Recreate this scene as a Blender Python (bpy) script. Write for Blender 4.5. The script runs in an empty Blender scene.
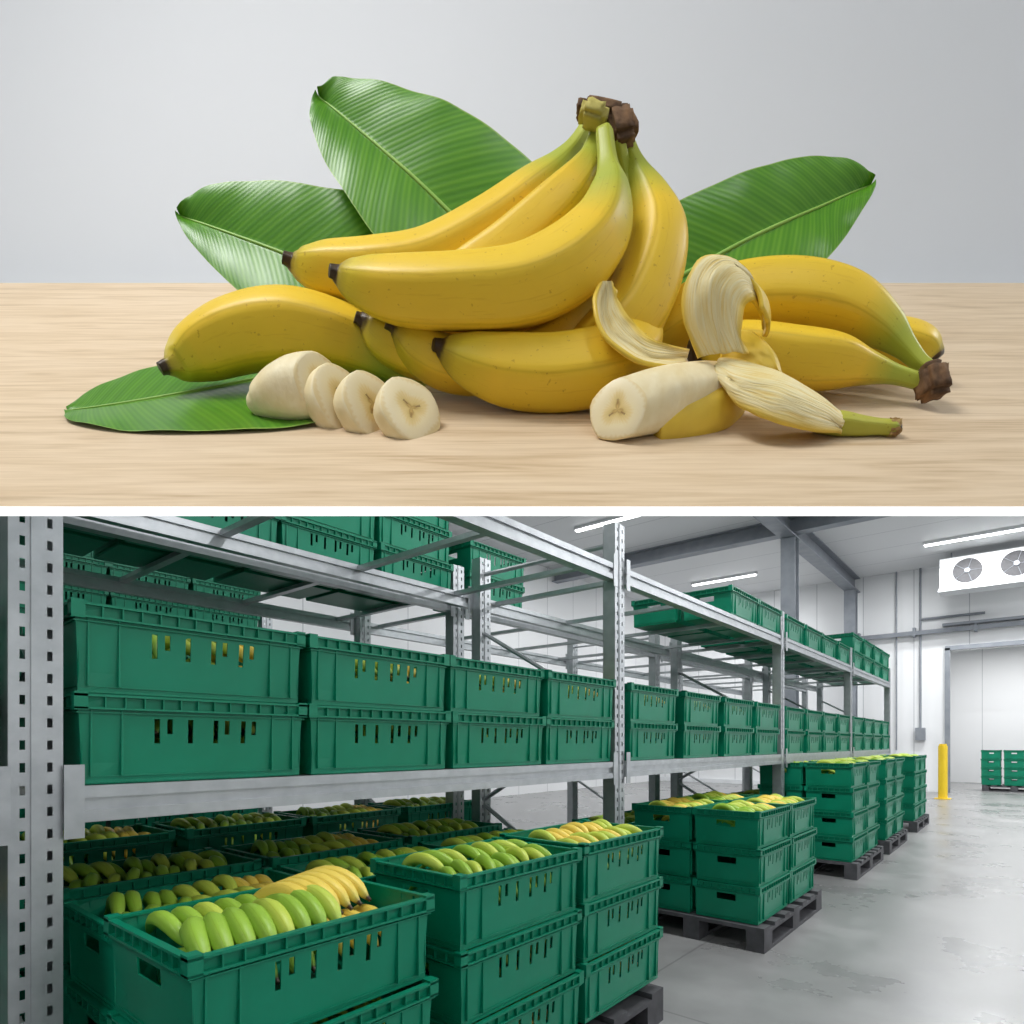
import bpy, bmesh, math, random
from mathutils import Vector, Matrix, noise
sc = bpy.context.scene
sc.view_settings.view_transform = 'Standard'
YAW = math.radians(39.9)
EYE = 1.18

# ------------------------------------------------------------------ materials
def new_mat(name):
    m = bpy.data.materials.new(name); m.use_nodes = True
    nt = m.node_tree
    return m, nt, nt.nodes['Principled BSDF']

def pm(name, c1, c2=None, scale=5.0, rough=0.5, metal=0.0, bump=0.0, stretch=(1,1,1), emit=0.0, spec=0.5):
    m, nt, b = new_mat(name)
    c2 = c2 or c1
    tc = nt.nodes.new('ShaderNodeTexCoord'); mp = nt.nodes.new('ShaderNodeMapping')
    mp.inputs['Scale'].default_value = stretch
    nz = nt.nodes.new('ShaderNodeTexNoise'); nz.inputs['Scale'].default_value = scale
    nz.inputs['Detail'].default_value = 5
    rp = nt.nodes.new('ShaderNodeValToRGB')
    rp.color_ramp.elements[0].position = 0.3; rp.color_ramp.elements[1].position = 0.7
    rp.color_ramp.elements[0].color = (*c1, 1); rp.color_ramp.elements[1].color = (*c2, 1)
    L = nt.links.new
    L(tc.outputs['Object'], mp.inputs[0]); L(mp.outputs[0], nz.inputs['Vector'])
    L(nz.outputs['Fac'], rp.inputs[0]); L(rp.outputs[0], b.inputs['Base Color'])
    b.inputs['Roughness'].default_value = rough; b.inputs['Metallic'].default_value = metal
    b.inputs['Specular IOR Level'].default_value = spec
    if bump:
        bp = nt.nodes.new('ShaderNodeBump'); bp.inputs['Strength'].default_value = bump
        bp.inputs['Distance'].default_value = 0.002
        L(nz.outputs['Fac'], bp.inputs['Height']); L(bp.outputs[0], b.inputs['Normal'])
    if emit:
        b.inputs['Emission Color'].default_value = (*c1, 1); b.inputs['Emission Strength'].default_value = emit
    return m

def ramp(nt, stops, inp):
    rp = nt.nodes.new('ShaderNodeValToRGB'); cr = rp.color_ramp
    while len(cr.elements) > 1: cr.elements.remove(cr.elements[-1])
    cr.elements[0].position = stops[0][0]; cr.elements[0].color = (*stops[0][1], 1)
    for p, c in stops[1:]:
        e = cr.elements.new(p); e.color = (*c, 1)
    nt.links.new(inp, rp.inputs[0]); return rp

def math_node(nt, op, a, b=None, c=None):
    n = nt.nodes.new('ShaderNodeMath'); n.operation = op
    for i, v in enumerate((a, b, c)):
        if v is None: continue
        if isinstance(v, (int, float)): n.inputs[i].default_value = v
        else: nt.links.new(v, n.inputs[i])
    return n.outputs[0]

def banana_mat(name, body, body2, stem, rough=0.42, nscale=28, tip=0.02):
    """UV.x runs from blossom tip (0) to stem (1), UV.y around."""
    m, nt, b = new_mat(name); L = nt.links.new
    uv = nt.nodes.new('ShaderNodeUVMap'); sp = nt.nodes.new('ShaderNodeSeparateXYZ'); L(uv.outputs[0], sp.inputs[0])
    dark = (0.04, 0.024, 0.012)
    tc = nt.nodes.new('ShaderNodeTexCoord')
    nz = nt.nodes.new('ShaderNodeTexNoise'); nz.inputs['Scale'].default_value = nscale; nz.inputs['Detail'].default_value = 3
    L(tc.outputs['Object'], nz.inputs['Vector'])
    nf = nt.nodes.new('ShaderNodeTexNoise'); nf.inputs['Scale'].default_value = 260; nf.inputs['Detail'].default_value = 4
    L(tc.outputs['Object'], nf.inputs['Vector'])
    uj = math_node(nt, 'ADD', sp.outputs[0], math_node(nt, 'MULTIPLY', math_node(nt, 'SUBTRACT', nf.outputs['Fac'], 0.5), 0.014))
    rp = ramp(nt, [(0, dark), (tip, (0.07, 0.04, 0.018)), (tip+.010, (body[0]*.50, body[1]*.56, body[2]*.8)), (tip+.045, (body[0]*.82, body[1]*.94, body[2])), (0.15, body), (0.70, body), (0.84, stem), (1, stem)], uj)
    fac = math_node(nt, 'MULTIPLY', nz.outputs['Fac'], 0.5)
    mx = nt.nodes.new('ShaderNodeMixRGB'); mx.blend_type = 'MULTIPLY'; L(fac, mx.inputs[0]); L(rp.outputs[0], mx.inputs[1])
    mx.inputs[2].default_value = (*body2, 1)
    a = math_node(nt, 'MULTIPLY', sp.outputs[1], 5*2*math.pi); cs = math_node(nt, 'COSINE', a)
    pw = math_node(nt, 'POWER', math_node(nt, 'MAXIMUM', cs, 0.0), 50.0)
    mx2 = nt.nodes.new('ShaderNodeMixRGB'); mx2.blend_type = 'MULTIPLY'; L(math_node(nt, 'MULTIPLY', pw, 0.5), mx2.inputs[0])
    L(mx.outputs[0], mx2.inputs[1]); mx2.inputs[2].default_value = (0.74, 0.72, 0.4, 1)
    cmb = nt.nodes.new('ShaderNodeCombineXYZ'); L(math_node(nt, 'MULTIPLY', sp.outputs[0], 9.0), cmb.inputs[0]); L(math_node(nt, 'MULTIPLY', sp.outputs[1], 70.0), cmb.inputs[1])
    ns = nt.nodes.new('ShaderNodeTexNoise'); ns.inputs['Scale'].default_value = 1.0; L(cmb.outputs[0], ns.inputs['Vector'])
    st = math_node(nt, 'MULTIPLY', math_node(nt, 'GREATER_THAN', ns.outputs['Fac'], 0.63), 0.20)
    mx4 = nt.nodes.new('ShaderNodeMixRGB'); mx4.blend_type = 'MULTIPLY'; L(st, mx4.inputs[0]); L(mx2.outputs[0], mx4.inputs[1]); mx4.inputs[2].default_value = (0.75, 0.62, 0.35, 1)
    vs_ = math_node(nt, 'MULTIPLY', math_node(nt, 'GREATER_THAN', nf.outputs['Fac'], 0.685), 0.5)
    mx3 = nt.nodes.new('ShaderNodeMixRGB'); mx3.blend_type = 'MULTIPLY'; L(vs_, mx3.inputs[0]); L(mx4.outputs[0], mx3.inputs[1]); mx3.inputs[2].default_value = (0.55, 0.40, 0.25, 1)
    L(mx3.outputs[0], b.inputs['Base Color'])
    bp = nt.nodes.new('ShaderNodeBump'); bp.inputs['Strength'].default_value = 0.4; bp.inputs['Distance'].default_value = 0.0009
    L(math_node(nt, 'ADD', nz.outputs['Fac'], math_node(nt, 'MULTIPLY', ns.outputs['Fac'], 0.25)), bp.inputs['Height']); L(bp.outputs[0], b.inputs['Normal'])
    b.inputs['Roughness'].default_value = rough
    b.inputs['Specular IOR Level'].default_value = 0.36
    return m

M_BAN = banana_mat('banana_skin_ripe', (0.87, 0.60, 0.04), (0.94, 0.85, 0.55), (0.44, 0.50, 0.06))
M_BANG = banana_mat('banana_skin_green', (0.33, 0.52, 0.06), (0.75, 0.9, 0.5), (0.20, 0.38, 0.05), tip=.035)
M_BANM = banana_mat('banana_skin_turning', (0.56, 0.66, 0.10), (0.8, 0.9, 0.5), (0.30, 0.42, 0.05), tip=.035)
M_BANY = banana_mat('banana_skin_yellow', (0.86, 0.66, 0.12), (1, .9, .6), (0.45, 0.50, 0.08), tip=.035)
M_CROWN = pm('banana_crown_bark', (0.05, 0.025, 0.012), (0.26, 0.14, 0.065), 90, 0.85, bump=1.0)
M_CUT = pm('banana_crown_cut', (0.36, 0.30, 0.06), (0.55, 0.48, 0.13), 70, 0.8, bump=0.6)
M_FLESH = pm('banana_flesh', (0.82, 0.68, 0.38), (0.90, 0.79, 0.52), 120, 0.55, bump=0.5, stretch=(1, 1, .5))
M_PEELOUT = pm('banana_peel_outer', (0.84, 0.60, 0.06), (0.76, 0.51, 0.05), 60, 0.45)
M_TIP = pm('banana_stem_end', (0.25, 0.12, 0.04), (0.55, 0.38, 0.14), 200, 0.9, bump=1)

def peel_inner_mat():
    m, nt, b = new_mat('banana_peel_inner'); L = nt.links.new
    uv = nt.nodes.new('ShaderNodeUVMap'); sp = nt.nodes.new('ShaderNodeSeparateXYZ'); L(uv.outputs[0], sp.inputs[0])
    cmb = nt.nodes.new('ShaderNodeCombineXYZ'); L(math_node(nt, 'MULTIPLY', sp.outputs[0], 4.0), cmb.inputs[0]); L(math_node(nt, 'MULTIPLY', sp.outputs[1], 26.0), cmb.inputs[1])
    ns = nt.nodes.new('ShaderNodeTexNoise'); ns.inputs['Scale'].default_value = 1.0; ns.inputs['Detail'].default_value = 5; L(cmb.outputs[0], ns.inputs['Vector'])
    rp = ramp(nt, [(0.3, (0.80, 0.58, 0.18)), (0.45, (0.88, 0.73, 0.34)), (0.6, (0.91, 0.80, 0.47))], ns.outputs['Fac'])
    av = math_node(nt, 'ABSOLUTE', math_node(nt, 'SUBTRACT', sp.outputs[1], 0.5))
    e = ramp(nt, [(0.37, (0, 0, 0)), (0.47, (1, 1, 1))], av)
    mx = nt.nodes.new('ShaderNodeMixRGB'); L(e.outputs[0], mx.inputs[0]); L(rp.outputs[0], mx.inputs[1]); mx.inputs[2].default_value = (0.82, 0.58, 0.08, 1)
    L(mx.outputs[0], b.inputs['Base Color']); b.inputs['Roughness'].default_value = 0.55
    bp = nt.nodes.new('ShaderNodeBump'); bp.inputs['Strength'].default_value = 0.8; bp.inputs['Distance'].default_value = 0.0015
    L(ns.outputs['Fac'], bp.inputs['Height']); L(bp.outputs[0], b.inputs['Normal'])
    return m
M_PEELIN = peel_inner_mat()

def cut_mat():
    m, nt, b = new_mat('banana_cut_face'); L = nt.links.new
    uv = nt.nodes.new('ShaderNodeUVMap'); sp = nt.nodes.new('ShaderNodeSeparateXYZ'); L(uv.outputs[0], sp.inputs[0])
    th = math_node(nt, 'MULTIPLY', sp.outputs[1], 2*math.pi*3)
    star = math_node(nt, 'MULTIPLY', math_node(nt, 'COSINE', th), 0.10)
    rays = math_node(nt, 'MULTIPLY', math_node(nt, 'COSINE', math_node(nt, 'MULTIPLY', sp.outputs[1], 2*math.pi*32)), 0.025)
    tc = nt.nodes.new('ShaderNodeTexCoord'); nz = nt.nodes.new('ShaderNodeTexNoise'); nz.inputs['Scale'].default_value = 220
    L(tc.outputs['Object'], nz.inputs['Vector'])
    jit = math_node(nt, 'MULTIPLY', math_node(nt, 'SUBTRACT', nz.outputs['Fac'], 0.5), 0.18)
    rr = math_node(nt, 'ADD', math_node(nt, 'ADD', math_node(nt, 'SUBTRACT', sp.outputs[0], star), jit), rays)
    rp = ramp(nt, [(0, (0.62, 0.42, 0.13)), (0.10, (0.50, 0.32, 0.10)), (0.2, (0.74, 0.55, 0.20)), (0.42, (0.84, 0.66, 0.31)), (0.56, (0.90, 0.77, 0.47)), (0.9, (0.91, 0.79, 0.52)), (1, (0.84, 0.68, 0.36))], rr)
    sd = math_node(nt, 'POWER', math_node(nt, 'MAXIMUM', math_node(nt, 'COSINE', th), 0.0), 16.0)
    d = math_node(nt, 'ABSOLUTE', math_node(nt, 'SUBTRACT', sp.outputs[0], 0.25))
    inr = math_node(nt, 'LESS_THAN', d, 0.09)
    fac = math_node(nt, 'MULTIPLY', math_node(nt, 'MULTIPLY', sd, inr), 0.75)
    mx = nt.nodes.new('ShaderNodeMixRGB'); L(fac, mx.inputs[0]); L(rp.outputs[0], mx.inputs[1]); mx.inputs[2].default_value = (0.2, 0.1, 0.03, 1)
    L(mx.outputs[0], b.inputs['Base Color']); b.inputs['Roughness'].default_value = 0.45
    return m
M_FACE = cut_mat()

def leaf_mat():
    m, nt, b = new_mat('banana_leaf_green'); L = nt.links.new
    uv = nt.nodes.new('ShaderNodeUVMap'); sp = nt.nodes.new('ShaderNodeSeparateXYZ'); L(uv.outputs[0], sp.inputs[0])
    av = math_node(nt, 'ABSOLUTE', math_node(nt, 'SUBTRACT', sp.outputs[1], 0.5))
    ph = math_node(nt, 'ADD', sp.outputs[0], math_node(nt, 'MULTIPLY', av, -0.30))
    w = math_node(nt, 'SINE', math_node(nt, 'MULTIPLY', ph, 330.0))
    w2 = math_node(nt, 'SINE', math_node(nt, 'MULTIPLY', ph, 97.0))
    f = math_node(nt, 'MULTIPLY_ADD', w, 0.20, math_node(nt, 'MULTIPLY_ADD', w2, 0.14, 0.5))
    tc = nt.nodes.new('ShaderNodeTexCoord'); nz = nt.nodes.new('ShaderNodeTexNoise'); nz.inputs['Scale'].default_value = 12
    L(tc.outputs['Object'], nz.inputs['Vector'])
    f2 = math_node(nt, 'ADD', f, math_node(nt, 'MULTIPLY', math_node(nt, 'SUBTRACT', nz.outputs['Fac'], 0.5), 0.9))
    rp = ramp(nt, [(0, (0.055, 0.20, 0.010)), (0.5, (0.085, 0.26, 0.014)), (1, (0.14, 0.34, 0.024))], f2)
    rib = math_node(nt, 'LESS_THAN', av, 0.014)
    mx = nt.nodes.new('ShaderNodeMixRGB'); L(rib, mx.inputs[0]); L(rp.outputs[0], mx.inputs[1]); mx.inputs[2].default_value = (0.28, 0.50, 0.09, 1)
    edge = math_node(nt, 'GREATER_THAN', av, 0.492)
    mx3 = nt.nodes.new('ShaderNodeMixRGB'); L(edge, mx3.inputs[0]); L(mx.outputs[0], mx3.inputs[1]); mx3.inputs[2].default_value = (0.24, 0.40, 0.07, 1)
    L(mx3.outputs[0], b.inputs['Base Color'])
    bp = nt.nodes.new('ShaderNodeBump'); bp.inputs['Strength'].default_value = 0.2; bp.inputs['Distance'].default_value = 0.0008
    L(f, bp.inputs['Height']); L(bp.outputs[0], b.inputs['Normal'])
    b.inputs['Roughness'].default_value = 0.32; b.inputs['Specular IOR Level'].default_value = 0.38
    return m
M_LEAF = leaf_mat()
M_RIB = pm('leaf_midrib', (0.26, 0.48, 0.08), (0.34, 0.55, 0.11), 40, 0.45)

def wood_mat():
    m, nt, b = new_mat('light_oak'); L = nt.links.new
    tc = nt.nodes.new('ShaderNodeTexCoord'); mp = nt.nodes.new('ShaderNodeMapping'); mp.inputs['Scale'].default_value = (1.3, 13, 13)
    L(tc.outputs['Object'], mp.inputs[0])
    nz = nt.nodes.new('ShaderNodeTexNoise'); nz.inputs['Scale'].default_value = 4; nz.inputs['Detail'].default_value = 8; nz.inputs['Distortion'].default_value = 1.2
    L(mp.outputs[0], nz.inputs['Vector'])
    mp2 = nt.nodes.new('ShaderNodeMapping'); mp2.inputs['Scale'].default_value = (5, 90, 90); L(tc.outputs['Object'], mp2.inputs[0])
    n2 = nt.nodes.new('ShaderNodeTexNoise'); n2.inputs['Scale'].default_value = 4; n2.inputs['Detail'].default_value = 4; L(mp2.outputs[0], n2.inputs['Vector'])
    f = math_node(nt, 'ADD', math_node(nt, 'MULTIPLY', nz.outputs['Fac'], 0.6), math_node(nt, 'MULTIPLY', n2.outputs['Fac'], 0.4))
    rp = ramp(nt, [(0.32, (0.50, 0.355, 0.215)), (0.44, (0.64, 0.485, 0.315)), (0.56, (0.72, 0.565, 0.39)), (0.70, (0.77, 0.62, 0.44))], f)
    L(rp.outputs[0], b.inputs['Base Color']); b.inputs['Roughness'].default_value = 0.5
    b.inputs['Specular IOR Level'].default_value = 0.3
    return m
M_WOOD = wood_mat()
M_BACKDROP = pm('backdrop_paper', (0.67, 0.685, 0.71), (0.68, 0.695, 0.72), 2, 0.9)
M_WHITE_GLOW = pm('white_edge_band_glow', (0.95, 0.95, 0.95), None, 5, 0.6, emit=0.8)  # plain table edge, no lamp; glow added so it reads pure white

M_CRATE = pm('green_crate_plastic', (0.0, 0.195, 0.105), (0.001, 0.23, 0.128), 6, 0.38, spec=0.4)
M_PALLET = pm('pallet_grey_plastic', (0.05, 0.05, 0.055), (0.09, 0.09, 0.10), 12, 0.7)
M_GALV = pm('galvanised_steel', (0.42, 0.44, 0.46), (0.51, 0.53, 0.55), 18, 0.36, metal=0.7)
M_STEEL = pm('painted_girder', (0.22, 0.24, 0.27), (0.28, 0.30, 0.33), 5, 0.5, metal=0.3)
M_DARK = pm('dark_rubber', (0.02, 0.02, 0.022), (0.04, 0.04, 0.045), 20, 0.6)
M_YEL = pm('yellow_paint', (0.85, 0.60, 0.02), (0.80, 0.55, 0.02), 8, 0.4)
M_UNIT = pm('white_enamel', (0.78, 0.80, 0.81), (0.72, 0.74, 0.76), 6, 0.4)
M_LAMP = pm('led_diffuser', (1, 1, 1), None, 5, 0.4, emit=6.0)

def floor_mat():
    m, nt, b = new_mat('polished_concrete'); L = nt.links.new
    tc = nt.nodes.new('ShaderNodeTexCoord')
    n1 = nt.nodes.new('ShaderNodeTexNoise'); n1.inputs['Scale'].default_value = 1.3; n1.inputs['Detail'].default_value = 10; n1.inputs['Roughness'].default_value = 0.62
    L(tc.outputs['Object'], n1.inputs['Vector'])
    rp = ramp(nt, [(0.28, (0.19, 0.19, 0.19)), (0.5, (0.25, 0.25, 0.25)), (0.72, (0.32, 0.32, 0.32))], n1.outputs['Fac'])
    sp = nt.nodes.new('ShaderNodeSeparateXYZ'); L(tc.outputs['Object'], sp.inputs[0])
    j = None
    for o in (0, 1):
        fr = math_node(nt, 'FRACT', math_node(nt, 'MULTIPLY_ADD', sp.outputs[o], 0.25, 0.37))
        l = math_node(nt, 'LESS_THAN', fr, 0.003)
        j = l if j is None else math_node(nt, 'MAXIMUM', j, l)
    mx = nt.nodes.new('ShaderNodeMixRGB'); L(math_node(nt, 'MULTIPLY', j, 0.5), mx.inputs[0]); L(rp.outputs[0], mx.inputs[1]); mx.inputs[2].default_value = (0.10, 0.10, 0.10, 1)
    L(mx.outputs[0], b.inputs['Base Color'])
    rr = ramp(nt, [(0.3, (0.22,)*3), (0.7, (0.40,)*3)], n1.outputs['Fac']); L(rr.outputs[0], b.inputs['Roughness'])
    return m
M_FLOOR = floor_mat()

def panel_mat(name, axis, col, pitch=1.1):
    m, nt, b = new_mat(name); L = nt.links.new
    tc = nt.nodes.new('ShaderNodeTexCoord'); sp = nt.nodes.new('ShaderNodeSeparateXYZ'); L(tc.outputs['Object'], sp.inputs[0])
    fr = math_node(nt, 'FRACT', math_node(nt, 'DIVIDE', sp.outputs[axis], pitch))
    l = math_node(nt, 'LESS_THAN', fr, 0.014)
    mx = nt.nodes.new('ShaderNodeMixRGB'); L(l, mx.inputs[0]); mx.inputs[1].default_value = (*col, 1); mx.inputs[2].default_value = (col[0]*.55, col[1]*.56, col[2]*.58, 1)
    L(mx.outputs[0], b.inputs['Base Color']); b.inputs['Roughness'].default_value = 0.5
    return m
M_WALLX = panel_mat('insulated_wall_panel_x', 0, (0.80, 0.81, 0.82))
M_WALLY = panel_mat('insulated_wall_panel_y', 1, (0.80, 0.81, 0.82))
M_CEIL = panel_mat('insulated_ceiling_panel', 1, (0.68, 0.69, 0.70), 1.2)

# ------------------------------------------------------------------ helpers
def link(o):
    sc.collection.objects.link(o); return o
def mesh_obj(name, bm, mats, smooth=False, loc=None):
    bmesh.ops.recalc_face_normals(bm, faces=bm.faces[:])
    me = bpy.data.meshes.new(name); bm.to_mesh(me); bm.free()
    for m in mats: me.materials.append(m)
    if smooth:
        for p in me.polygons: p.use_smooth = True
    o = bpy.data.objects.new(name, me); link(o)
    if loc: o.location = loc
    return o
def inst(name, src, loc, parent=None, rot=0.0):
    o = bpy.data.objects.new(name, src.data if hasattr(src, 'data') else src); link(o)
    o.location = loc; o.rotation_euler[2] = rot
    if parent is not None: o.parent = parent
    return o
def empty(name, loc=(0, 0, 0)):
    o = bpy.data.objects.new(name, None); link(o); o.location = loc; o.empty_display_size = 0.1; return o
def box(bm, x0, x1, y0, y1, z0, z1, mi=0):
    v = [bm.verts.new(p) for p in ((x0,y0,z0),(x1,y0,z0),(x1,y1,z0),(x0,y1,z0),(x0,y0,z1),(x1,y0,z1),(x1,y1,z1),(x0,y1,z1))]
    for f in ((0,3,2,1),(4,5,6,7),(0,1,5,4),(1,2,6,5),(2,3,7,6),(3,0,4,7)):
        bm.faces.new([v[i] for i in f]).material_index = mi
def bar(bm, a, b, r, mi=0, seg=8):
    a = Vector(a); b = Vector(b); t = (b-a).normalized()
    n = t.cross(Vector((0, 0, 1)));
    if n.length < 1e-3: n = t.cross(Vector((1, 0, 0)))
    n.normalize(); q = t.cross(n); R = []
    for p in (a, b):
        R.append([bm.verts.new(p + r*(math.cos(k*2*math.pi/seg)*n + math.sin(k*2*math.pi/seg)*q)) for k in range(seg)])
    for k in range(seg):
        bm.faces.new((R[0][k], R[0][(k+1) % seg], R[1][(k+1) % seg], R[1][k])).material_index = mi
    for rr in R: bm.faces.new(rr).material_index = mi

def catmull(P, t):
    n = len(P)-1; x = t*n; i = min(int(x), n-1); u = x-i
    p0 = P[max(i-1, 0)]; p1 = P[i]; p2 = P[i+1]; p3 = P[min(i+2, n)]
    return [0.5*((2*b)+(-a+c)*u+(2*a-5*b+4*c-d)*u*u+(-a+3*b-3*c+d)*u**3) for a, b, c, d in zip(p0, p1, p2, p3)]

def tube(bm, P, rings=40, seg=20, penta=0.045, mi=0, cap_mi=None, cap_dir=None, rot=0.3, cap_end_mi=None, capn=6):
    """P: list of (x,y,z,r)."""
    uvl = bm.loops.layers.uv.verify()
    S = [catmull(P, i/(rings-1)) for i in range(rings)]
    C = [Vector(s[:3]) for s in S]
    T = []
    for i in range(rings):
        t = (C[min(i+1, rings-1)] - C[max(i-1, 0)]).normalized()
        if cap_dir is not None and i < capn:
            k = i/capn; k = k*k*(3-2*k)
            t = (Vector(cap_dir).normalized()*(1-k) + t*k).normalized()
        T.append(t)
    n = T[0].cross(Vector((0.1, 1, 0.05))); n.normalize()
    ln = [0]
    for i in range(1, rings): ln.append(ln[-1]+(C[i]-C[i-1]).length)
    R = []
    for i in range(rings):
        n = (n - T[i]*n.dot(T[i])).normalized(); q = T[i].cross(n)
        r = max(S[i][3], 0.02*max(p[3] for p in P)); ring = []
        for k in range(seg):
            a = 2*math.pi*k/seg + rot
            rr = r*(1+penta*math.cos(5*(a-rot))+penta*0.3*math.cos(10*(a-rot)))
            ring.append(bm.verts.new(C[i]+rr*(math.cos(a)*n+math.sin(a)*q)))
        R.append(ring)
    for i in range(rings-1):
        for k in range(seg):
            f = bm.faces.new((R[i][k], R[i][(k+1) % seg], R[i+1][(k+1) % seg], R[i+1][k])); f.material_index = mi; f.smooth = True
            uu = (ln[i]/ln[-1], ln[i+1]/ln[-1])
            for l, (u, v) in zip(f.loops, ((uu[0], k/seg), (uu[0], (k+1)/seg), (uu[1], (k+1)/seg), (uu[1], k/seg))): l[uvl].uv = (u, v)
    for idx, cm in ((0, cap_mi), (rings-1, cap_end_mi)):
        c = C[idx]; prev = R[idx]
        levels = [0.93, 0.5, 0.0]; last = 1.0
        mm = mi if cm is None else cm
        for lv in levels:
            if lv == 0:
                cv = bm.verts.new(c - (T[idx] if idx == 0 else -T[idx])*S[idx][3]*0.04)
                for k in range(seg):
                    f = bm.faces.new((prev[k], prev[(k+1) % seg], cv)); f.material_index = mm; f.smooth = True
                    for l, (u, v) in zip(f.loops, ((last, k/seg), (last, (k+1)/seg), (0, (k+.5)/seg))):
                        l[uvl].uv = (u, v) if cm is not None else (0.0 if idx == 0 else 1.0, v)
            else:
                new = [bm.verts.new(c+(R[idx][k].co-c)*lv - (T[idx] if idx == 0 else -T[idx])*S[idx][3]*0.04) for k in range(seg)]
                for k in range(seg):
                    f = bm.faces.new((prev[k], prev[(k+1) % seg], new[(k+1) % seg], new[k])); f.material_index = mm; f.smooth = True
                    for l, (u, v) in zip(f.loops, ((last, k/seg), (last, (k+1)/seg), (lv, (k+1)/seg), (lv, k/seg))):
                        l[uvl].uv = (u, v) if cm is not None else (0.0 if idx == 0 else 1.0, v)
                prev = new; last = lv

# ------------------------------------------------------------------ STILL LIFE SET
# Modelling units for the set: 0.7 mm.  Set frame: x right, y away, z up; table inclined 45 deg.
U = 0.0007
SET_LOC = Vector((-math.sin(YAW)*0.434, math.cos(YAW)*0.434, EYE+0.1617))
def finish_set(name, bm, mats, size=1.0, back=0.0, lift=0.0, smooth=True, parent=None, sub=0):
    for v in bm.verts:
        v.co = Vector((v.co.x*size, v.co.y*size+back, v.co.z*size+lift))*U
    c = Vector((0, 0, 0))
    for v in bm.verts: c += v.co
    c /= len(bm.verts)
    for v in bm.verts: v.co -= c
    o = mesh_obj(name, bm, mats, smooth)
    Rm = Matrix.Rotation(YAW, 4, 'Z')
    o.matrix_world = Matrix.Translation(SET_LOC + (Rm @ c)) @ Rm
    return o
def group(name, objs):
    c = sum((o.matrix_world.translation for o in objs), Vector())/len(objs)
    e = empty(name, c)
    bpy.context.view_layer.update()
    for o in objs:
        mw = o.matrix_world.copy(); o.parent = e; o.matrix_parent_inverse = Matrix.Translation(-c); o.matrix_world = mw
    return e
def D(x, v, y=0.0): return Vector((x-512, y, 512-v))      # drawing sheet -> set frame
def banana(name, pts, size=1.0, back=0.0, lift=0.0, mat=None, rot=0.3):
    bm = bmesh.new()
    P = [(*D(p[0], p[1], p[2]), p[3]*.96) for p in pts]
    tube(bm, P, 64, 30, 0.055, rot=rot)
    return finish_set(name, bm, [mat or M_BAN], size, back, lift)
def lump(name, cx, cv, y, rx, rz, ry, mat, seed, size=1, back=0, lift=0, tilt=0.0):
    bm = bmesh.new(); bmesh.ops.create_cube(bm, size=2)
    bmesh.ops.bevel(bm, geom=bm.edges[:], offset=0.35, segments=2, affect='EDGES')
    bmesh.ops.subdivide_edges(bm, edges=bm.edges[:], cuts=3, use_grid_fill=True)
    c = D(cx, cv, y); ct, st = math.cos(tilt), math.sin(tilt)
    for v in bm.verts:
        p = v.co.copy(); nn = noise.noise(p*2.3+Vector((seed, 0, 0)))*0.14 + noise.noise(p*6+Vector((seed, 5, 0)))*0.10
        p *= (0.9+nn)
        x, z = p.x*rx, p.z*rz
        v.co = Vector((c.x + x*ct - z*st, c.y+p.y*ry, c.z + x*st + z*ct))
    return finish_set(name, bm, [mat], size, back, lift)

# table: surface z = y + 97 (set frame)
bm = bmesh.new()
prof = [(-148, -51), (-148, -58.2), (512, 600), (512, 609)]
W = 1250
vs = [[bm.verts.new((x, a, b)) for a, b in prof] for x in (-W, W)]
bm.faces.new((vs[0][0], vs[1][0], vs[1][3], vs[0][3]))
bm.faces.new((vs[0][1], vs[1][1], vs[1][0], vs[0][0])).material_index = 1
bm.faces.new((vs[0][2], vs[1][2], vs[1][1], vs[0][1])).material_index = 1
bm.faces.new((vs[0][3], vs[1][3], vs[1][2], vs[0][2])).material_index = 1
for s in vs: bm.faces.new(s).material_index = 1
finish_set('wooden_table', bm, [M_WOOD, M_WHITE_GLOW], smooth=False)
bm = bmesh.new(); box(bm, -1450, 1450, 640, 660, 380, 1500)
finish_set('wall_backdrop', bm, [M_BACKDROP], smooth=False)

def leaf(name, stations, size=1, back=0, lift=0, n=60, m=14, cup=6.0, wav=3.0, seed=0):
    """stations: (L, M, R) Vectors along midrib"""
    bm = bmesh.new(); uvl = bm.loops.layers.uv.verify()
    Ls = [tuple(s[0]) for s in stations]; Ms = [tuple(s[1]) for s in stations]; Rs = [tuple(s[2]) for s in stations]
    G = []; mids = []
    for i in range(n+1):
        t = i/n
        l = Vector(catmull(Ls, t)); c = Vector(catmull(Ms, t)); r = Vector(catmull(Rs, t)); row = []
        nrm = (Vector(catmull(Ms, min(1, t+.02)))-Vector(catmull(Ms, max(0, t-.02)))).cross(r-l)
        if nrm.length > 1e-6: nrm.normalize()
        if nrm.y > 0: nrm = -nrm
        mids.append(c + nrm*0.5)
        for j in range(-m, m+1):
            v = j/m; tgt = r if v > 0 else l; a = abs(v)
            p = c.lerp(tgt, a) + nrm*(cup*math.sin(a*math.pi*0.55) + wav*a*noise.noise(Vector((t*9+seed, v*0.8, seed))))
            row.append(bm.verts.new(p))
        G.append(row)
    for i in range(n):
        for j in range(2*m):
            f = bm.faces.new((G[i][j], G[i][j+1], G[i+1][j+1], G[i+1][j])); f.smooth = True
            for l, (a, b) in zip(f.loops, ((i, j), (i, j+1), (i+1, j+1), (i+1, j))): l[uvl].uv = (a/n, b/(2*m))
    k = max(1, n//12)
    tube(bm, [(*mids[i], 0.5+1.9*i/n) for i in range(0, n+1, k)], 40, 8, 0, mi=1)
    o = finish_set(name, bm, [M_LEAF, M_RIB], size, back, lift)
    return o
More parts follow.
